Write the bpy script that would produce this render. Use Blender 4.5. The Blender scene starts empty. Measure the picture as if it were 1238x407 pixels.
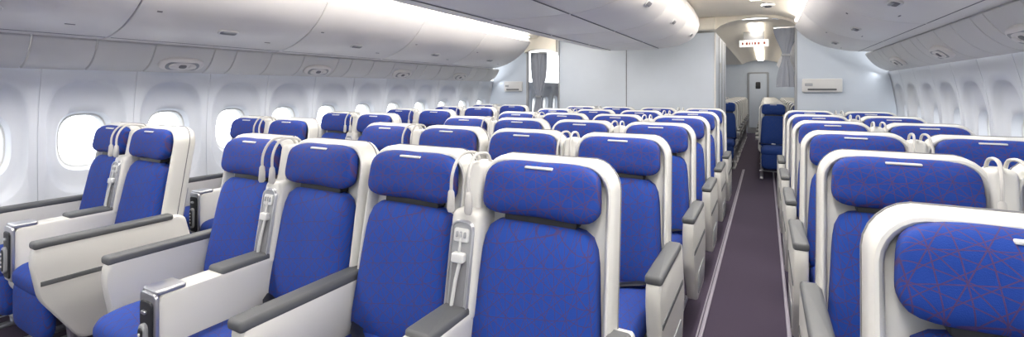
import bpy, bmesh, math
from mathutils import Vector, Matrix
from math import radians, sin, cos, pi, tan

EYE = 1.42
scene = bpy.context.scene
try:
    scene.view_settings.view_transform = 'Standard'
    scene.view_settings.look = 'None'
except Exception:
    pass

# ------------------------------------------------------------------ materials
def lin(c):
    out = []
    for v in c:
        v = v / 255.0
        out.append(v / 12.92 if v <= 0.04045 else ((v + 0.055) / 1.055) ** 2.4)
    return (out[0], out[1], out[2], 1.0)

def new_mat(name):
    m = bpy.data.materials.new(name)
    m.use_nodes = True
    nt = m.node_tree
    return m, nt, nt.nodes['Principled BSDF']

def plastic(name, rgb, rough=0.4, metal=0.0, var=0.03, scale=6.0, bump=0.0, bscale=300):
    m, nt, b = new_mat(name)
    b.inputs['Roughness'].default_value = rough
    b.inputs['Metallic'].default_value = metal
    tc = nt.nodes.new('ShaderNodeTexCoord')
    n = nt.nodes.new('ShaderNodeTexNoise')
    n.inputs['Scale'].default_value = scale
    nt.links.new(tc.outputs['Object'], n.inputs['Vector'])
    mix = nt.nodes.new('ShaderNodeMix')
    mix.data_type = 'RGBA'
    c = lin(rgb)
    mix.inputs['A'].default_value = tuple(x * (1 - var) for x in c[:3]) + (1,)
    mix.inputs['B'].default_value = tuple(min(1, x * (1 + var)) for x in c[:3]) + (1,)
    nt.links.new(n.outputs['Fac'], mix.inputs['Factor'])
    nt.links.new(mix.outputs['Result'], b.inputs['Base Color'])
    if bump > 0:
        n2 = nt.nodes.new('ShaderNodeTexNoise')
        n2.inputs['Scale'].default_value = bscale
        nt.links.new(tc.outputs['Object'], n2.inputs['Vector'])
        bp = nt.nodes.new('ShaderNodeBump')
        bp.inputs['Strength'].default_value = bump
        bp.inputs['Distance'].default_value = 0.002
        nt.links.new(n2.outputs['Fac'], bp.inputs['Height'])
        nt.links.new(bp.outputs['Normal'], b.inputs['Normal'])
    return m

def fabric(name, base, line, k=1.0, width=0.0011, op='SUBTRACT'):
    """woven cloth: thin straight yarn lines crossing as triangles and polygons"""
    m, nt, b = new_mat(name)
    b.inputs['Roughness'].default_value = 0.85
    L = nt.links.new
    N = nt.nodes.new
    tc = N('ShaderNodeTexCoord')
    sp = N('ShaderNodeSeparateXYZ')
    L(tc.outputs['Object'], sp.inputs[0])
    sub = N('ShaderNodeMath'); sub.operation = op
    L(sp.outputs['Z'], sub.inputs[0]); L(sp.outputs['Y'], sub.inputs[1])
    cb = N('ShaderNodeCombineXYZ')
    L(sp.outputs['X'], cb.inputs['X']); L(sub.outputs[0], cb.inputs['Y'])
    last = None
    for q, (ang, spacing) in enumerate(((8, .040), (68, .040), (128, .040), (38, .069), (98, .069), (158, .069))):
        spacing *= k
        d = N('ShaderNodeVectorMath'); d.operation = 'DOT_PRODUCT'
        a = radians(ang)
        d.inputs[1].default_value = (cos(a) / spacing, sin(a) / spacing, 0)
        L(cb.outputs[0], d.inputs[0])
        ad = N('ShaderNodeMath'); ad.operation = 'ADD'; ad.inputs[1].default_value = (0, .12, .31, .2, .45, .7)[q] + 50
        L(d.outputs['Value'], ad.inputs[0])
        fr = N('ShaderNodeMath'); fr.operation = 'FRACT'; L(ad.outputs[0], fr.inputs[0])
        s5 = N('ShaderNodeMath'); s5.operation = 'SUBTRACT'; s5.inputs[1].default_value = .5
        L(fr.outputs[0], s5.inputs[0])
        ab = N('ShaderNodeMath'); ab.operation = 'ABSOLUTE'; L(s5.outputs[0], ab.inputs[0])
        mr = N('ShaderNodeMapRange')
        wd = width / spacing
        mr.inputs['From Min'].default_value = wd * 0.6
        mr.inputs['From Max'].default_value = wd * 1.3
        mr.inputs['To Min'].default_value = 1.0
        mr.inputs['To Max'].default_value = 0.0
        L(ab.outputs[0], mr.inputs['Value'])
        if last is None: last = mr.outputs[0]
        else:
            mx = N('ShaderNodeMath'); mx.operation = 'MAXIMUM'
            L(last, mx.inputs[0]); L(mr.outputs[0], mx.inputs[1]); last = mx.outputs[0]
    mix = N('ShaderNodeMix'); mix.data_type = 'RGBA'
    mix.inputs['A'].default_value = lin(base)
    mix.inputs['B'].default_value = lin(line)
    L(last, mix.inputs['Factor'])
    L(mix.outputs['Result'], b.inputs['Base Color'])
    n2 = N('ShaderNodeTexNoise'); n2.inputs['Scale'].default_value = 500
    L(tc.outputs['Object'], n2.inputs['Vector'])
    bp = N('ShaderNodeBump'); bp.inputs['Strength'].default_value = 0.25
    bp.inputs['Distance'].default_value = 0.002
    L(n2.outputs['Fac'], bp.inputs['Height']); L(bp.outputs['Normal'], b.inputs['Normal'])
    return m

def emis(name, rgb, strength):
    m, nt, b = new_mat(name)
    b.inputs['Base Color'].default_value = (0.8, 0.8, 0.8, 1)
    b.inputs['Emission Color'].default_value = lin(rgb)
    b.inputs['Emission Strength'].default_value = strength
    return m

M = {}
M['shell'] = plastic('seat_shell_plastic', (211, 210, 205), 0.34)
M['fabric'] = fabric('blue_pattern_fabric', (12, 62, 150), (66, 52, 104), .85, .0010)
M['fabric_head'] = fabric('blue_headrest_fabric', (10, 57, 142), (72, 52, 100), 1.0, .0012, 'ADD')
M['fabric_eco'] = fabric('blue_economy_fabric', (14, 54, 124), (40, 60, 118), 1.0, .001)
M['pad'] = plastic('armrest_pad_grey', (88, 90, 92), 0.55, bump=0.2)
M['dark'] = plastic('dark_plastic', (34, 35, 40), 0.45)
M['grey'] = plastic('grey_plastic', (150, 152, 155), 0.45)
M['metal'] = plastic('brushed_metal', (205, 205, 208), 0.28, metal=0.9)
M['label'] = plastic('label_offwhite', (205, 206, 205), 0.6)
M['bin'] = plastic('bin_plastic', (217, 214, 212), 0.34)
M['psu'] = plastic('service_panel_plastic', (206, 205, 204), 0.4)
M['wall'] = plastic('sidewall_plastic', (213, 217, 224), 0.45)
M['part'] = plastic('partition_laminate', (190, 198, 209), 0.5)
M['ceil'] = plastic('ceiling_plastic', (238, 231, 217), 0.55)
M['gap'] = plastic('panel_gap', (118, 118, 122), 0.7)
M['carpet'] = plastic('purple_carpet', (62, 52, 70), 0.95, var=0.22, scale=140, bump=0.6, bscale=400)
M['track'] = plastic('seat_track_cover', (146, 140, 152), 0.5)
M['curtain'] = plastic('grey_curtain_cloth', (146, 150, 160), 0.9, bump=0.3)
M['signw'] = emis('exit_sign_face', (250, 248, 240), 0.5)
M['red'] = plastic('sign_red', (140, 70, 60), 0.5)
M['light'] = emis('ceiling_light_diffuser', (255, 247, 235), 10.0)
M['lightc'] = emis('cove_light_diffuser', (255, 249, 240), 22.0)
M['lamp'] = plastic('reading_lamp_white', (190, 188, 184), 0.35)
# window pane
m, nt, b = new_mat('window_acrylic')
tr = nt.nodes.new('ShaderNodeBsdfTransparent'); tr.inputs[0].default_value = (0.96, 0.98, 1, 1)
gl = nt.nodes.new('ShaderNodeBsdfGlossy'); gl.inputs['Roughness'].default_value = 0.1
ms = nt.nodes.new('ShaderNodeMixShader'); ms.inputs[0].default_value = 0.06
nt.links.new(tr.outputs[0], ms.inputs[1]); nt.links.new(gl.outputs[0], ms.inputs[2])
nt.links.new(ms.outputs[0], nt.nodes['Material Output'].inputs['Surface'])
M['pane'] = m

# ------------------------------------------------------------------ mesh builder
class MB:
    def __init__(s):
        s.v = []; s.f = []; s.m = []; s.mats = []; s.xf = None
    def mi(s, k):
        if k not in s.mats: s.mats.append(k)
        return s.mats.index(k)
    def addv(s, pts):
        b = len(s.v)
        for p in pts:
            s.v.append(tuple(s.xf(p)) if s.xf else tuple(p))
        return b
    def loft(s, rings, mat, cap0=True, cap1=True, closed=True):
        n = len(rings[0]); k = s.mi(mat)
        bs = [s.addv(r) for r in rings]
        for i in range(len(rings) - 1):
            a, c = bs[i], bs[i + 1]
            for j in range(n if closed else n - 1):
                j2 = (j + 1) % n
                s.f.append((a + j, a + j2, c + j2, c + j)); s.m.append(k)
        if cap0: s.f.append(tuple(bs[0] + j for j in range(n))[::-1]); s.m.append(k)
        if cap1: s.f.append(tuple(bs[-1] + j for j in range(n))); s.m.append(k)
    def superbox(s, c, h, p1, p2, axis, mat, n=10, warp=None):
        k = s.mi(mat)
        ax = 'XYZ'.index(axis); o = [i for i in range(3) if i != ax]
        idx = {}
        def vert(q):
            key = tuple(round(x, 5) for x in q)
            if key in idx: return idx[key]
            u, v, w = abs(q[o[0]]), abs(q[o[1]]), abs(q[ax])
            r = ((u ** p1 + v ** p1) ** (p2 / p1) + w ** p2) ** (1 / p2)
            L = [q[i] / r for i in range(3)]
            if warp: L = warp(L)
            P = tuple(c[i] + h[i] * L[i] for i in range(3))
            idx[key] = s.addv([P]); return idx[key]
        def t(i):
            x = -1 + 2 * i / n
            return tan(x * pi / 4)
        for a in range(3):
            for sg in (-1, 1):
                b1, b2 = (a + 1) % 3, (a + 2) % 3
                for i in range(n):
                    for j in range(n):
                        qs = []
                        for (ii, jj) in ((i, j), (i + 1, j), (i + 1, j + 1), (i, j + 1)):
                            q = [0, 0, 0]; q[a] = sg; q[b1] = t(ii); q[b2] = t(jj); qs.append(vert(q))
                        if sg < 0: qs = qs[::-1]
                        s.f.append(tuple(qs)); s.m.append(k)
    def rbox(s, c, d, r, axis, mat, e=None, seg=4):
        ax = 'XYZ'.index(axis); o = [i for i in range(3) if i != ax]
        e = r if e is None else e
        e = min(e, d[ax] / 2 * 0.98)
        def ring(ins, w):
            pts = []
            for (u, v) in rrect(d[o[0]] / 2 - ins, d[o[1]] / 2 - ins, max(r - ins, 0.0008), seg):
                p = [0, 0, 0]; p[o[0]] = c[o[0]] + u; p[o[1]] = c[o[1]] + v; p[ax] = c[ax] + w; pts.append(p)
            return pts
        H = d[ax] / 2
        emax = min(e, d[o[0]] / 2 * .9, d[o[1]] / 2 * .9)
        st = [(emax * (1 - sin(a)), -H + e * (1 - cos(a))) for a in (0, pi / 6, pi / 3, pi / 2)]
        rings = [ring(i, w) for i, w in st] + [ring(i, -w) for i, w in st[::-1]]
        s.loft(rings, mat)
    def tube(s, path, r, mat, n=10, flat=(1, 1)):
        path = [Vector(p) for p in path]
        rr = r if isinstance(r, (list, tuple)) else [r] * len(path)
        rings = []; up = Vector((0.13, 0.21, 1)).normalized()
        prev = None
        for i, p in enumerate(path):
            t = (path[min(i + 1, len(path) - 1)] - path[max(i - 1, 0)]).normalized()
            if prev is None:
                a = t.cross(up)
                if a.length < 0.1: a = t.cross(Vector((1, 0, 0)))
                a.normalize()
            else:
                a = (prev - t * prev.dot(t)).normalized()
            prev = a; b = t.cross(a)
            rings.append([p + a * cos(2 * pi * j / n) * rr[i] * flat[0] + b * sin(2 * pi * j / n) * rr[i] * flat[1] for j in range(n)])
        s.loft(rings, mat)
    def prism(s, pts, x0, x1, e, mat):
        cy = sum(p[0] for p in pts) / len(pts); cz = sum(p[1] for p in pts) / len(pts)
        rp = []
        n = len(pts)
        for i in range(n):
            a = Vector(pts[i - 1]); b = Vector(pts[i]); c = Vector(pts[(i + 1) % n])
            r = min(0.035, (a - b).length * .4, (c - b).length * .4)
            p0 = b + (a - b).normalized() * r; p1 = b + (c - b).normalized() * r
            for t in (0, .25, .5, .75, 1):
                rp.append(p0 * (1 - t) ** 2 + b * 2 * t * (1 - t) + p1 * t * t)
        def ring(k, x): return [(x, cy + (p[0] - cy) * k, cz + (p[1] - cz) * k) for p in rp]
        s.loft([ring(.94, x0), ring(.98, x0 + e * .3), ring(1, x0 + e), ring(1, x1 - e), ring(.98, x1 - e * .3), ring(.94, x1)], mat)
    def mesh(s, name, angle=38):
        me = bpy.data.meshes.new(name)
        me.from_pydata(s.v, [], s.f)
        for k in s.mats: me.materials.append(M[k])
        me.polygons.foreach_set('material_index', s.m)
        bm = bmesh.new(); bm.from_mesh(me)
        bmesh.ops.recalc_face_normals(bm, faces=bm.faces)
        bm.to_mesh(me); bm.free()
        me.polygons.foreach_set('use_smooth', [True] * len(me.polygons))
        try: me.set_sharp_from_angle(angle=radians(angle))
        except Exception: pass
        me.update()
        return me
    def obj(s, name, angle=38, loc=(0, 0, 0)):
        return put(name, s.mesh(name, angle), loc)

def put(name, me, loc=(0, 0, 0), parent=None, scale=None):
    o = bpy.data.objects.new(name, me)
    scene.collection.objects.link(o)
    o.location = loc
    if scale: o.scale = scale
    if parent: o.parent = parent
    return o

def rrect(a, b, r, seg=4):
    r = min(r, a * .999, b * .999)
    pts = []
    for (cx, cy, a0) in ((a - r, b - r, 0), (-a + r, b - r, 90), (-a + r, -b + r, 180), (a - r, -b + r, 270)):
        for i in range(seg + 1):
            t = radians(a0 + 90 * i / seg)
            pts.append((cx + r * cos(t), cy + r * sin(t)))
    return pts

# ------------------------------------------------------------------ seats
def shear(p):
    return (p[0], p[1] + (p[2] - 1.2) * 0.17, p[2])

ARM = .70   # arm top height
def seat_mesh(name, larm=None, rarm=None, eco=False, cx_=.275, oy=(-.56, -.09)):
    b = MB()
    W = 0.257 if not eco else 0.222
    fab = 'fabric' if not eco else 'fabric_eco'
    fh = 'fabric_head' if not eco else 'fabric_eco'
    b.xf = shear
    top, bot = 1.197, 0.36
    hz, cz = (top - bot) / 2, (top + bot) / 2
    def ring(ins, y, r=0.085):
        out = []
        for (u, v) in rrect(W - ins, hz - ins, max(r - ins * .6, .02), 6):
            k = (v + hz) / (2 * hz)
            taper = .93 + .07 * min(1, max(0, (1 - k) * 2.4))
            z = cz + v - (.018 * (u / W) ** 2 if v > 0 else 0)
            out.append((u * taper, y, z))
        return out
    b.loft([ring(.10, .088), ring(.05, .085), ring(.018, .070), ring(.003, .048), ring(.0, .022), ring(0, -.026), ring(.003, -.040),
            ring(.010, -.049), ring(.017, -.050), ring(.024, -.045), ring(.029, -.034), ring(.032, -.005)], 'shell')
    # parting seam around the shell flank
    sm = ring(-.0005, .030)
    b.tube(sm + sm[:1], .0022, 'gap', 5)
    # screen and table on the rear
    b.rbox((0, .092, .98), (.26, .02, .17), .012, 'Y', 'dark', .006)
    b.rbox((0, .092, .70), (.36, .03, .24), .02, 'Y', 'grey', .008)
    # back cushion (narrower at the top) with bolsters
    def bw(L):
        k = (L[2] + 1) / 2
        return [L[0] * (1.03 - .15 * k), L[1] * (1 + .25 * (abs(L[0]) ** 4) * (1 - k) - .12 * (1 - abs(L[0])) * (1 if L[1] < 0 else 0)), L[2]]
    b.superbox((0, -.04, .72), (W - .032, .066, .262), 7, 3.0, 'Y', fab, 14, warp=bw)
    # headrest : pillow with folding side wings
    def hw(L):
        return [L[0] * (1 - .03 * L[2]), L[1] - (.45 * abs(L[0]) ** 3 if L[1] < 0 else 0), L[2] * (1 - .08 * (1 - abs(L[0]))) - .04 * abs(L[0]) ** 2]
    b.superbox((0, -.052, 1.089), (W - .053, .052, .094), 4.2, 2.4, 'Y', fh, 16, warp=hw)
    b.rbox((0, -.03, .990), (.26, .05, .03), .01, 'Y', 'dark', .005)
    b.rbox((0, -.086, 1.162), (.10, .014, .008), .003, 'Y', 'label', .003)
    b.xf = None
    # seat cushion
    b.superbox((0, -.37, .435), (W - .04, .275, .082), 7, 3.0, 'Z', fab, 12)
    b.superbox((0, -.60, .30), (W - .05, .045, .13), 6, 3, 'Y', fab, 8)
    b.rbox((0, -.33, .335), (2 * W - .06, .46, .05), .02, 'Z', 'grey', .01)
    for sx in (-.17, .17):
        b.tube([(sx, -.52, .33), (sx, -.50, .02)], .016, 'metal', 8)
        b.tube([(sx, -.14, .33), (sx, -.05, .02)], .016, 'metal', 8)
        b.rbox((sx, -.28, .012), (.05, .60, .024), .008, 'Y', 'metal', .005)
    b.tube([(-.2, -.56, .13), (.2, -.56, .13)], .01, 'metal', 8)
    for sg in (-1, 1):
        b.tube([(sg * .20, -.13, .50), (sg * .185, -.18, .525), (sg * .13, -.24, .527), (sg * .05, -.29, .525), (0.0, -.305, .528)],
               .024, 'dark', 8, flat=(1, .16))
    b.rbox((0, -.305, .533), (.06, .05, .018), .006, 'Z', 'metal', .004)
    b.rbox((-.19, -.15, .52), (.035, .05, .04), .01, 'Z', 'dark', .006)
    # arms
    def pad(x, w, y0, y1):
        b.rbox((x, (y0 + y1) / 2, ARM - .017), (w, y1 - y0, .036), .014, 'Z', 'pad', .012)
    T = ARM - .02
    def outer(sg):
        x = sg * .272
        w = .062 if not eco else .045
        if eco:
            x = sg * .235
            b.prism([(-.52, T), (-.04, T + .005), (-.04, .60), (-.45, .60), (-.52, .63)], x - w / 2, x + w / 2, .012, 'shell')
            pad(x, w + .006, -.52, -.06)
        else:
            a0, a1 = oy
            poly = [(a0, T), (a1 + .06, T + .005), (.03, .40), (-.06, .17), (a0 + .17, .17), (a0 + .02, .42), (a0 - .01, .60)]
            b.prism(poly, x - w / 2, x + w / 2, .012, 'shell')
            xo = x + sg * (w / 2)
            b.rbox((xo, (a0 + a1) / 2 + .03, .50), (.006, a1 - a0 + .02, .024), .003, 'Y', 'pad', .002)
            b.rbox((xo, -.24, .28), (.006, .30, .13), .02, 'X', 'grey', .002)
            pad(x, w + .006, a0 - .005, a1)
    def middle(sg):
        x = sg * .265
        b.prism([(-.61, T), (-.08, T + .005), (-.08, .44), (-.50, .44), (-.61, .56)], x - .036, x + .036, .012, 'shell')
        pad(x, .078, -.62, -.10)
    def console(sg):
        x = sg * cx_
        b.prism([(-.62, T), (-.08, T + .005), (-.08, .30), (-.58, .30), (-.62, .36)], x - .054, x + .054, .014, 'shell')
        pad(x, .100, -.40, -.12)
        b.rbox((x, -.575, T + .008), (.104, .10, .018), .01, 'Z', 'metal', .006)
        b.rbox((x, -.624, .540), (.112, .014, .29), .018, 'Y', 'metal', .004)
        b.rbox((x, -.632, .535), (.084, .012, .245), .016, 'Y', 'dark', .004)
        b.rbox((x, -.642, .510), (.046, .02, .140), .022, 'Y', 'grey', .006)
        b.rbox((x, -.652, .510), (.030, .008, .115), .014, 'Y', 'dark', .003)
        for i in range(4):
            b.rbox((x, -.657, .545 - i * .022), (.010, .006, .010), .003, 'Y', 'label', .002)
        b.rbox((x, -.642, .62), (.03, .01, .012), .004, 'Y', 'metal', .002)
        # upright console between backs
        b.xf = shear
        b.rbox((x, -.05, .825), (.118, .12, .36), .03, 'Y', 'shell', .02, 5)
        b.rbox((x - .005, -.02, 1.06), (.07, .10, .20), .02, 'Y', 'shell', .014, 4)
        b.rbox((x, -.1105, .82), (.090, .008, .305), .030, 'Y', 'metal', .003, 5)
        b.rbox((x, -.113, .82), (.080, .008, .292), .027, 'Y', 'grey', .003, 5)
        b.rbox((x, -.1145, .77), (.060, .008, .17), .020, 'Y', 'gap', .003, 5)
        ringp = [(x + u, -.119, .82 + v) for (u, v) in rrect(.043, .149, .030, 6)]
        b.tube(ringp + ringp[:2], .003, 'metal', 6)
        b.rbox((x, -.119, .925), (.060, .008, .045), .008, 'Y', 'label', .003)
        for i in range(3):
            b.rbox((x - .016 + .016 * i, -.125, .928), (.008, .006, .02), .003, 'Y', 'grey', .002)
        b.rbox((x, -.126, .855), (.05, .022, .032), .008, 'Y', 'label', .005)
        b.tube([(x, -.126, .87), (x, -.124, .935)], .0045, 'label', 6)
        b.tube([(x + .008, -.128, .84), (x - .004, -.126, .78), (x - .014, -.122, .69)], .0065, 'label', 8)
        b.xf = None
        for s2 in (-1, 1):
            xx = x - .005 + s2 * .024
            path = []
            ctrl = [Vector((xx, .0, 1.13)), Vector((xx, -.03, 1.185)), Vector((xx + s2 * .004, -.12, 1.190)), Vector((xx + s2 * .010, -.165, 1.13)), Vector((xx + s2 * .012, -.17, 1.045))]
            def cr(p0, p1, p2, p3, t):
                return .5 * ((2 * p1) + (-p0 + p2) * t + (2 * p0 - 5 * p1 + 4 * p2 - p3) * t * t + (-p0 + 3 * p1 - 3 * p2 + p3) * t ** 3)
            c2 = [ctrl[0]] + ctrl + [ctrl[-1]]
            for i in range(len(ctrl) - 1):
                for t in range(5):
                    path.append(cr(c2[i], c2[i + 1], c2[i + 2], c2[i + 3], t / 5))
            path.append(ctrl[-1])
            b.tube(path, .0058, 'lamp', 8)
            e = ctrl[-1]
            b.tube([e + Vector((0, 0, .03)), e + Vector((0, 0, .022)), e, e + Vector((0, -.002, -.035)), e + Vector((0, -.003, -.045))],
                   [.007, .011, .013, .014, .009], 'lamp', 12)
            b.tube([Vector((xx, .005, 1.12)), Vector((xx, -.002, 1.15))], [.014, .012], 'grey', 10)
    fn = {'o': outer, 'm': middle, 'c': console}
    if larm: fn[larm](-1)
    if rarm: fn[rarm](1)
    return b.mesh(name)

SA = seat_mesh('airline_seat_a', 'o', 'c', cx_=.262)
SB = seat_mesh('airline_seat_b', None, 'm')
SC = seat_mesh('airline_seat_c', None, 'c', cx_=.29)
SD = seat_mesh('airline_seat_d', None, 'o')
SD2 = seat_mesh('airline_seat_e', None, 'o', oy=(-.68, -.10))
SE = seat_mesh('economy_airline_seat', 'o', None, eco=True)
SE2 = seat_mesh('economy_airline_seat_end', 'o', 'o', eco=True)

for r in range(6):
    y = 1.46 + .92 * r
    for x, me in ((-2.22, SA), (-1.715, SB), (-1.195, SC), (-0.65, SD)):
        put('airline_seat', me, (x, y, 0))
    y = 1.50 + .92 * r
    for x, me in ((-3.82, SA), (-3.30, SD2)):
        put('airline_seat', me, (x, y, 0))
    y = 1.19 + .955 * r
    for x, me in ((0.42, SA), (0.945, SD)):
        put('airline_seat', me, (x, y, 0))
for r in range(9):
    y = 8.9 + 0.80 * r
    for x, me in ((0.12, SE), (0.57, SE), (1.02, SE)):
        put('economy_airline_seat', me, (x, y, 0))
    if r > 0:
        for x, me in ((-0.66, SE2), (-1.13, SE), (-1.60, SE)):
            put('economy_airline_seat', me, (x, y, 0))

# ------------------------------------------------------------------ room shell
Y0, Y1, YB = -1.8, 17.0, 6.9
WC = 1.055
def wall_x(side, z):
    base = -4.25 if side < 0 else 1.37
    return base - side * (.22 if z > 1 else .08) * (z - 1.0) ** 2

wn = 0
for side, nm in ((-1, 'left'), (1, 'right')):
    w = MB()
    k0 = int(math.floor((Y0 - 1.44) / .53)); k1 = int(math.ceil((Y1 - 1.44) / .53))
    m_ = 10
    us = []
    for i in range(m_): us.append((-1 + 2 * i / m_, -1))
    for i in range(m_): us.append((1, -1 + 2 * i / m_))
    for i in range(m_): us.append((1 - 2 * i / m_, 1))
    for i in range(m_): us.append((-1, 1 - 2 * i / m_))
    ztop = 1.57 if side < 0 else 1.64
    for k in range(k0, k1 + 1):
        yc = 1.44 + .53 * k
        def P(y, z, d): return (wall_x(side, z) + side * d, y, z)
        rect = [(u * .265, (v + 1) / 2 * ztop) for u, v in us]
        def oval(a, bb, p, zc):
            out = []
            for u, v in us:
                s_ = (abs(u) ** p + abs(v) ** p) ** (-1 / p)
                out.append((a * u * s_, zc + bb * v * s_))
            return out
        o1 = oval(.225, .40, 3.2, WC + .03)
        def lerp(A, B, t): return [(a[0] * (1 - t) + b_[0] * t, a[1] * (1 - t) + b_[1] * t) for a, b_ in zip(A, B)]
        seq = [(rect, 0.006), (lerp(rect, o1, .06), 0), (lerp(rect, o1, .35), 0), (lerp(rect, o1, .7), 0), (o1, 0), (oval(.217, .39, 3.2, WC + .03), .010),
               (oval(.205, .375, 3.1, WC + .03), .036), (oval(.185, .34, 3, WC + .025), .048),
               (oval(.168, .25, 3, WC + .01), .052), (oval(.158, .215, 2.9, WC), .054), (oval(.150, .205, 2.9, WC), .07),
               (oval(.138, .190, 2.9, WC), .105)]
        rings = [[P(yc + q[0], q[1], d) for q in rg] for rg, d in seq]
        w.loft(rings, 'wall', cap0=False, cap1=False)
        wn += 1
        wb = MB()
        fr = [(oval(.146, .199, 2.9, WC), .098), (oval(.132, .183, 2.8, WC), .100), (oval(.126, .177, 2.8, WC), .12), (oval(.126, .177, 2.8, WC), .15)]
        wb.loft([[P(yc + q[0], q[1], d) for q in rg] for rg, d in fr], 'label', False, False)
        pr = [P(yc + q[0], q[1], .135) for q in oval(.129, .181, 2.8, WC)]
        i0 = wb.addv(pr); wb.f.append(tuple(range(i0, i0 + len(pr)))); wb.m.append(wb.mi('pane'))
        wb.obj('window_%d' % wn)
    w.obj('wall_' + nm, 50)
    def strip(name, z, hgt, th, mat, ya=Y0, yb=YB):
        t = MB()
        X = wall_x(side, z)
        t.rbox((X - side * th / 2, (ya + yb) / 2, z), (th, yb - ya, hgt), .006, 'Y', mat, .003)
        t.obj(name)
    strip('trim_%d' % (1 if side < 0 else 2), .66, .022, .02, 'gap')
    strip('baseboard_' + nm, .10, .18, .02, 'pad', Y0, Y1)

f = MB()
i = f.addv([(-4.45, Y0, 0), (1.6, Y0, 0), (1.6, Y1, 0), (-4.45, Y1, 0)])
f.f.append((i, i + 1, i + 2, i + 3)); f.m.append(f.mi('carpet')); f.obj('floor')
n = 3
for x in (-.325, .122, -2.59, -2.97):
    t = MB(); t.rbox((x, 3.9, .006), (.022, 10.4, .012), .004, 'Y', 'track', .002); t.obj('trim_%d' % n); n += 1
t = MB(); t.rbox((-.345, 3.9, .005), (.010, 10.4, .010), .004, 'Y', 'track', .002); t.obj('trim_%d' % n); n += 1

def prof_obj(name, prof, ya, yb, mat):
    c = MB()
    r0 = [(x, ya, EYE + d) for x, d in prof]; r1 = [(x, yb, EYE + d) for x, d in prof]
    c.loft([r0, r1], mat, False, False, closed=False)
    return c.obj(name, 30)
CX = -1.446
half = [(-4.35, .84), (-3.26, .84), (-3.16, .90), (-3.02, .95), (-2.8, .975), (-2.5, .98), (-2.2, .98)]
full = half + [(-2.892 - x, d) for x, d in half[::-1]]
prof_obj('ceiling', full, Y0, YB, 'ceil')
prof_obj('ceiling_aft', [(-4.35, .82), (-.64, .82), (-.54, .88), (-.32, .93), (.05, .93), (.28, .88), (.38, .82), (1.6, .82)], YB, Y1, 'ceil')
for nm, y in (('wall_front', Y0), ('wall_back', Y1)):
    t = MB(); t.rbox((-1.42, y, 1.2), (6.1, .06, 2.44), .01, 'Y', 'part', .005); t.obj(nm)
t = MB(); t.rbox((-.2, Y1 - .055, 1.0), (.62, .04, 1.95), .04, 'Y', 'grey', .01)
t.rbox((-.2, Y1 - .085, 1.05), (.50, .03, 1.75), .04, 'Y', 'part', .01)
t.rbox((-.2, Y1 - .10, 1.55), (.14, .03, .22), .03, 'Y', 'dark', .01)
t.rbox((.0, Y1 - .105, 1.05), (.03, .03, .12), .01, 'Y', 'metal', .005); t.obj('door_1')

# ------------------------------------------------------------------ overhead bins
def bez(P0, C, P1, n=12):
    return [((1 - t) ** 2 * P0[0] + 2 * t * (1 - t) * C[0] + t * t * P1[0], (1 - t) ** 2 * P0[1] + 2 * t * (1 - t) * C[1] + t * t * P1[1]) for t in [i / n for i in range(n + 1)]]

def side_bin(side, ya, yb):
    g = MB()
    if side < 0:
        face = bez((-3.92, .335), (-3.43, .38), (-3.20, .74)); back = -4.10
    else:
        face = bez((1.00, .42), (.50, .43), (.305, .74)); back = 1.20
    prof = face + [((face[-1][0] - side * -.03), .80), (back, .80), (back, face[0][1] + .02)]
    cx = sum(p[0] for p in prof) / len(prof); cz = sum(p[1] for p in prof) / len(prof)
    def ring(ins, y):
        out = []
        for p in prof:
            v = Vector((p[0] - cx, p[1] - cz)); L = v.length
            v = v * ((L - ins) / L)
            out.append((cx + v.x, y, EYE + cz + v.y))
        return out
    g.loft([ring(.018, ya + .002), ring(.006, ya + .006), ring(0, ya + .016), ring(0, yb - .016), ring(.006, yb - .006), ring(.018, yb - .002)], 'bin')
    g.loft([ring(.022, ya - .004), ring(.022, ya + .004)], 'gap')
    def on(t):
        k = t * (len(face) - 1); i = int(k); fr = k - i
        if i >= len(face) - 1: i -= 1; fr = 1
        p = Vector(face[i]) * (1 - fr) + Vector(face[i + 1]) * fr
        d = (Vector(face[i + 1]) - Vector(face[i])).normalized()
        nrm = Vector((-side * abs(d.y), -abs(d.x)))
        return p, d, nrm
    def plate(t, yc, wy, wd, th, mat, r, lift):
        p, d, nr = on(t)
        g.xf = lambda q: (p.x + d.x * q[0] + nr.x * q[2], yc + q[1], EYE + p.y + d.y * q[0] + nr.y * q[2])
        g.rbox((0, 0, lift), (wd, wy, th), r, 'Z', mat, th * .4)
        g.xf = None
    ym = (ya + yb) / 2
    plate(.42, ym, .15, .062, .010, 'psu', .030, .003)
    plate(.42, ym, .12, .040, .010, 'gap', .019, .006)
    plate(.44, ym, .10, .020, .012, 'grey', .009, .009)
    plate(.09, (ya + yb) / 2, (yb - ya) - .03, .007, .004, 'gap', .001, .0)
    plate(.60, ya + .12, .03, .014, .003, 'gap', .003, .001)
    plate(.30, yb - .25, .05, .008, .003, 'gap', .003, .001)
    g.obj('overhead_bin', 32)
ys = [-1.1, .15, 1.4, 2.65, 3.9, 5.15, 6.45]
for i in range(len(ys) - 1): side_bin(-1, ys[i], ys[i + 1])
ys = [-1.1, .15, 1.4, 2.65, 3.9, 5.15, 6.40]
for i in range(len(ys) - 1): side_bin(1, ys[i], ys[i + 1])
for i in range(7): side_bin(1, 7.1 + i * 1.3, 7.1 + (i + 1) * 1.3)

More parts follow.
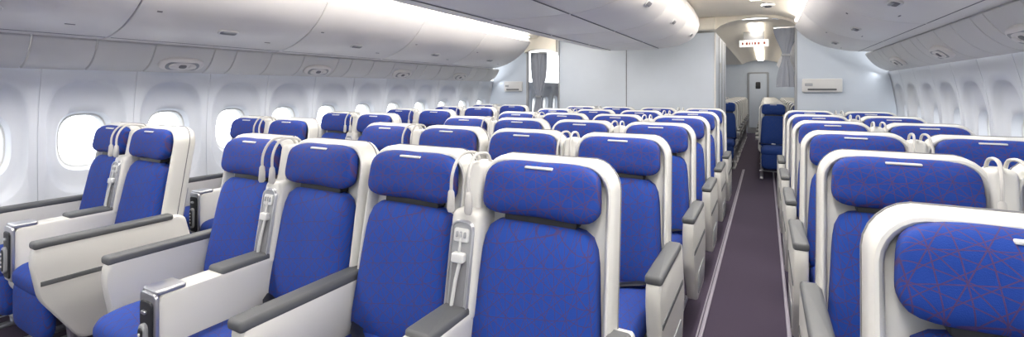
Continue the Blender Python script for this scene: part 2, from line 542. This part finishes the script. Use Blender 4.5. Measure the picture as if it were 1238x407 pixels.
def psu_strip(side, ya, yb):
    if side < 0: face = bez((-4.165, .135), (-4.02, .17), (-3.955, .325), 8)
    else: face = bez((1.265, .21), (1.12, .24), (1.03, .41), 8)
    g = MB()
    y = ya; k = 0
    lens = [.34, .42, .18, .32]
    while y < yb - .05:
        L = lens[k % 4]; y2 = min(y + L, yb)
        back = [(p[0] + side * .012, p[1] + .02) for p in face[::-1]]
        prof = face + back
        def ring(y_, s_=0):
            return [(p[0] + side * s_, y_, EYE + p[1] + s_) for p in prof]
        g.loft([ring(y + .002, .005), ring(y + .007), ring(y2 - .007), ring(y2 - .002, .005)], 'psu')
        if k % 4 == 1:
            i = 4; p = Vector(face[i]); d = (Vector(face[i + 1]) - Vector(face[i - 1])).normalized()
            nr = Vector((-side * abs(d.y), -abs(d.x))); yc = (y + y2) / 2
            g.xf = lambda q: (p.x + d.x * q[0] + nr.x * q[2], yc + q[1], EYE + p.y + d.y * q[0] + nr.y * q[2])
            g.superbox((0, 0, .004), (.066, .16, .026), 2.6, 3, 'Z', 'bin', 10)
            g.rbox((0, 0, .024), (.085, .24, .008), .04, 'Z', 'grey', .003)
            g.rbox((0, -.07, .028), (.038, .055, .014), .017, 'Z', 'bin', .004)
            g.rbox((0, .0, .028), (.038, .055, .012), .017, 'Z', 'gap', .004)
            g.rbox((0, .07, .028), (.038, .055, .014), .017, 'Z', 'bin', .004)
            g.xf = None
        y = y2; k += 1
    g.obj('passenger_service_panel', 30)
psu_strip(-1, -1.13, 6.8)
psu_strip(1, -1.13, 6.8)
psu_strip(1, 7.1, 16.5)

hp = [(0, .50), (.2, .502), (.38, .51), (.52, .532), (.63, .572), (.70, .625), (.745, .69), (.765, .77), (.75, .86), (.70, .965)]
def centre_bin(ya, yb, end=False):
    g = MB()
    pr = [(CX + x, d) for x, d in hp] + [(CX - x, d) for x, d in hp[::-1][:-1]]
    def ring(k, y, ins=0):
        return [(CX + (x - CX) * k * (1 - ins), y, EYE + .965 + (d - .965) * k * (1 - ins)) for x, d in pr]
    rings = [ring(1, ya + .003, .025), ring(1, ya + .008, .008), ring(1, ya + .018)]
    if end:
        L = .42
        for a in range(0, 10):
            t = a / 9 * pi / 2
            rings.append(ring(cos(t) * .35 + .65, yb - L + L * sin(t)))
    else:
        rings += [ring(1, yb - .018), ring(1, yb - .008, .008), ring(1, yb - .003, .025)]
    g.loft(rings, 'bin')
    g.loft([ring(1, ya - .004, .03), ring(1, ya + .005, .03)], 'gap')
    ym = (ya + yb) / 2
    for sg in (-1, 1):
        g.rbox((CX + sg * .30, ym - (.2 if end else 0), EYE + .503), (.008, yb - ya - (.45 if end else .04), .006), .002, 'Y', 'gap', .001)
        i = 5; a_, c_ = hp[4], hp[6]
        d = Vector((sg * (c_[0] - a_[0]), c_[1] - a_[1])).normalized()
        nr = Vector((sg * abs(d.y), -abs(d.x)))
        p = Vector((CX + sg * hp[i][0], hp[i][1]))
        g.xf = lambda q: (p.x + d.x * q[0] + nr.x * q[2], ym + q[1], EYE + p.y + d.y * q[0] + nr.y * q[2])
        g.rbox((0, 0, .002), (.055, .14, .010), .026, 'Z', 'psu', .004)
        g.rbox((0, 0, .005), (.036, .11, .010), .017, 'Z', 'gap', .004)
        g.xf = None
    g.obj('overhead_bin', 32)
ys = [-1.3, -.25, .80, 1.85, 2.9, 3.95, 5.0, 6.25]
for i in range(len(ys) - 1): centre_bin(ys[i], ys[i + 1], i == len(ys) - 2)

# ------------------------------------------------------------------ closet, partitions, header
def arch_panel(name, x0, x1, ya, yb, top, crown):
    pts = [(x0, EYE + .975)]
    n_ = 14
    for i in range(n_ + 1):
        t = i / n_
        x = x0 + (x1 - x0) * t
        z = EYE + top + (crown - top) * (sin(pi * t) ** .6)
        pts.append((x, z))
    pts.append((x1, EYE + .975))
    g = MB()
    g.loft([[(x, ya, z) for x, z in pts], [(x, yb, z) for x, z in pts]], 'ceil')
    g.obj(name, 30)

XR = -.60
g = MB()
H = EYE + .79
g.rbox(((-2.93 + XR) / 2, 7.87, H / 2), (2.93 + XR, 1.90, H), .012, 'Z', 'part', .006)
g.rbox((-1.83, 6.917, H / 2), (.010, .006, H - .02), .002, 'Z', 'gap', .001)
g.rbox((-2.925, 6.925, H / 2), (.02, .03, H - .01), .006, 'Z', 'grey', .003)
g.rbox((XR - .005, 6.925, H / 2), (.02, .03, H - .01), .006, 'Z', 'bin', .003)
for yy in (7.45, 8.0, 8.5):
    g.rbox((XR + .003, yy, H / 2), (.006, .012, H - .05), .002, 'Z', 'gap', .001)
g.rbox((XR + .008, 7.72, 1.05), (.02, .04, .14), .008, 'Z', 'metal', .004)
g.rbox((XR + .004, 7.72, 1.75), (.01, .12, .16), .02, 'X', 'label', .003)
g.obj('storage_closet')
g = MB(); g.rbox(((-2.93 + XR) / 2, 6.80, EYE + .885), (2.94 + XR, .18, .17), .02, 'X', 'ceil', .005); g.obj('trim_20')
arch_panel('trim_21', XR, .36, 6.80, 6.88, .80, .94)
arch_panel('trim_22', -3.5, -2.93, 6.80, 6.88, .60, .66)

def partition(pts):
    g = MB()
    g.loft([[(x, 6.92, z) for x, z in pts], [(x, 6.96, z) for x, z in pts]], 'part')
    return g
def pocket(g, x, w):
    g.rbox((x, 6.905, EYE + .05), (w, .05, .17), .015, 'Y', 'psu', .01)
    g.rbox((x, 6.885, EYE + .0), (w * .72, .03, .022), .008, 'Y', 'pad', .005)
    g.rbox((x - w * .33, 6.885, EYE + .06), (w * .2, .02, .035), .006, 'Y', 'grey', .004)
g = partition([(.34, .01), (1.15, .01)] + [(wall_x(1, z) - .01, z) for z in (.3, .6, .9, 1.2, 1.5, 1.62)] + [(1.2, EYE + .80), (.34, EYE + .80)])
g.rbox((.345, 6.94, 1.11), (.03, .06, 2.20), .01, 'Z', 'grey', .005)
pocket(g, .62, .42)
g.obj('partition_panel')
g = partition([(-3.50, .01)] + [(-3.50, EYE + .80), (-4.1, EYE + .80)] + [(wall_x(-1, z) + .01, z) for z in (1.55, 1.3, 1.0, .7, .4, .01)])
g.rbox((-3.505, 6.94, 1.11), (.03, .06, 2.20), .01, 'Z', 'grey', .005)
pocket(g, -3.76, .34)
g.obj('partition_panel')

def curtain(x, y, ztop, zbot, w, tie):
    g = MB(); N = 90; rings = []
    zs = 20
    for i in range(zs + 1):
        t = i / zs; z = ztop + (zbot - ztop) * t
        k = 1 - (.60 * math.exp(-((z - tie) / .22) ** 2)) - .25 * t
        rg = []
        for j in range(N):
            a = 2 * pi * j / N
            r = 1 + .25 * sin(9 * a + 1.2 * t) + .1 * sin(5 * a)
            rg.append((x + w * k * r * cos(a), y + .045 * k * r * sin(a), z))
        rings.append(rg)
    g.loft(rings, 'curtain')
    g.rbox((x, y, tie), (w * .9, .06, .03), .012, 'Z', 'grey', .005)
    g.rbox((x, y, ztop + .01), (w * 2.4, .03, .03), .008, 'X', 'metal', .004)
    g.obj('cabin_curtain', 60)
curtain(.24, 7.02, EYE + .80, 1.45, .12, EYE + .45)
curtain(-3.34, 7.02, EYE + .60, .35, .12, 1.30)

g = MB()
g.rbox((-.16, 8.4, EYE + .74), (.42, .06, .11), .01, 'Y', 'signw', .005)
for i, (dx, ww) in enumerate(((-.16, .025), (-.10, .03), (-.06, .02), (-.02, .02), (.02, .03), (.07, .03), (.15, .03))):
    g.rbox((-.16 + dx, 8.365, EYE + .74), (ww, .006, .04), .004, 'Y', 'red', .002)
g.rbox((-.16, 8.4, EYE + .86), (.3, .04, .14), .01, 'Y', 'grey', .005)
g.obj('exit_sign')

g = MB()  # small downlight fixture in the aisle ceiling, modelled without emission
g.rbox((.03, 5.9, EYE + .945), (.14, .14, .03), .06, 'Z', 'label', .01)
g.rbox((.03, 5.9, EYE + .925), (.07, .07, .02), .034, 'Z', 'dark', .006)
g.obj('ceiling_downlight')

# ------------------------------------------------------------------ lights
def lightpanel(x, ya, yb, w, z, mat='light'):
    g = MB(); g.rbox((x, (ya + yb) / 2, z), (w, yb - ya, .012), .004, 'Z', mat, .003); g.obj('ceiling_light')
for xx in (-2.80, -.09):
    lightpanel(xx, Y0 + .2, 5.6, .10, EYE + .962)
for xx in (-3.215, .325):
    lightpanel(xx, -1.0, 6.4, .035, EYE + .81, 'lightc')
lightpanel(-.12, 7.3, 16.5, .16, EYE + .915)

def area(name, loc, rot, sx, sy, power, col):
    l = bpy.data.lights.new(name, 'AREA'); l.shape = 'RECTANGLE'; l.size = sx; l.size_y = sy; l.energy = power; l.color = col
    o = bpy.data.objects.new(name, l); scene.collection.objects.link(o); o.location = loc; o.rotation_euler = rot
    return o
for xx in (-2.80, -.09):
    area('ceiling_lamp', (xx, 2.3, EYE + .95), (0, 0, 0), .22, 8.0, 102, (1, .97, .935))
area('sidewall_lamp', (-4.03, 2.9, EYE + .13), (0, radians(-25), 0), .04, 8.0, 9, (.97, .985, 1))
area('sidewall_lamp', (1.16, 2.9, EYE + .20), (0, radians(25), 0), .04, 8.0, 9, (.97, .985, 1))

# world: bright overcast daylight
w = bpy.data.worlds.new('World'); scene.world = w; w.use_nodes = True
bg = w.node_tree.nodes['Background']
tc = w.node_tree.nodes.new('ShaderNodeTexCoord'); sp = w.node_tree.nodes.new('ShaderNodeSeparateXYZ')
cr = w.node_tree.nodes.new('ShaderNodeValToRGB')
w.node_tree.links.new(tc.outputs['Generated'], sp.inputs[0])
mr = w.node_tree.nodes.new('ShaderNodeMapRange'); mr.inputs['From Min'].default_value = -1
w.node_tree.links.new(sp.outputs['Z'], mr.inputs['Value']); w.node_tree.links.new(mr.outputs[0], cr.inputs[0])
cr.color_ramp.elements[0].position = .3; cr.color_ramp.elements[0].color = (.64, .67, .71, 1)
cr.color_ramp.elements[1].position = .5; cr.color_ramp.elements[1].color = (.97, .985, 1, 1)
w.node_tree.links.new(cr.outputs[0], bg.inputs['Color'])
bg.inputs['Strength'].default_value = 3.8

# ------------------------------------------------------------------ camera
cam = bpy.data.cameras.new('camera'); co = bpy.data.objects.new('camera', cam); scene.collection.objects.link(co)
co.location = (0, 0, EYE)
co.rotation_euler = (radians(90), 0, math.atan(306 / 558))
cam.sensor_width = 36; cam.lens = 36 * 558 / 1238
cam.shift_y = -(203.5 - 108) / 1238
cam.clip_start = .02
scene.camera = co
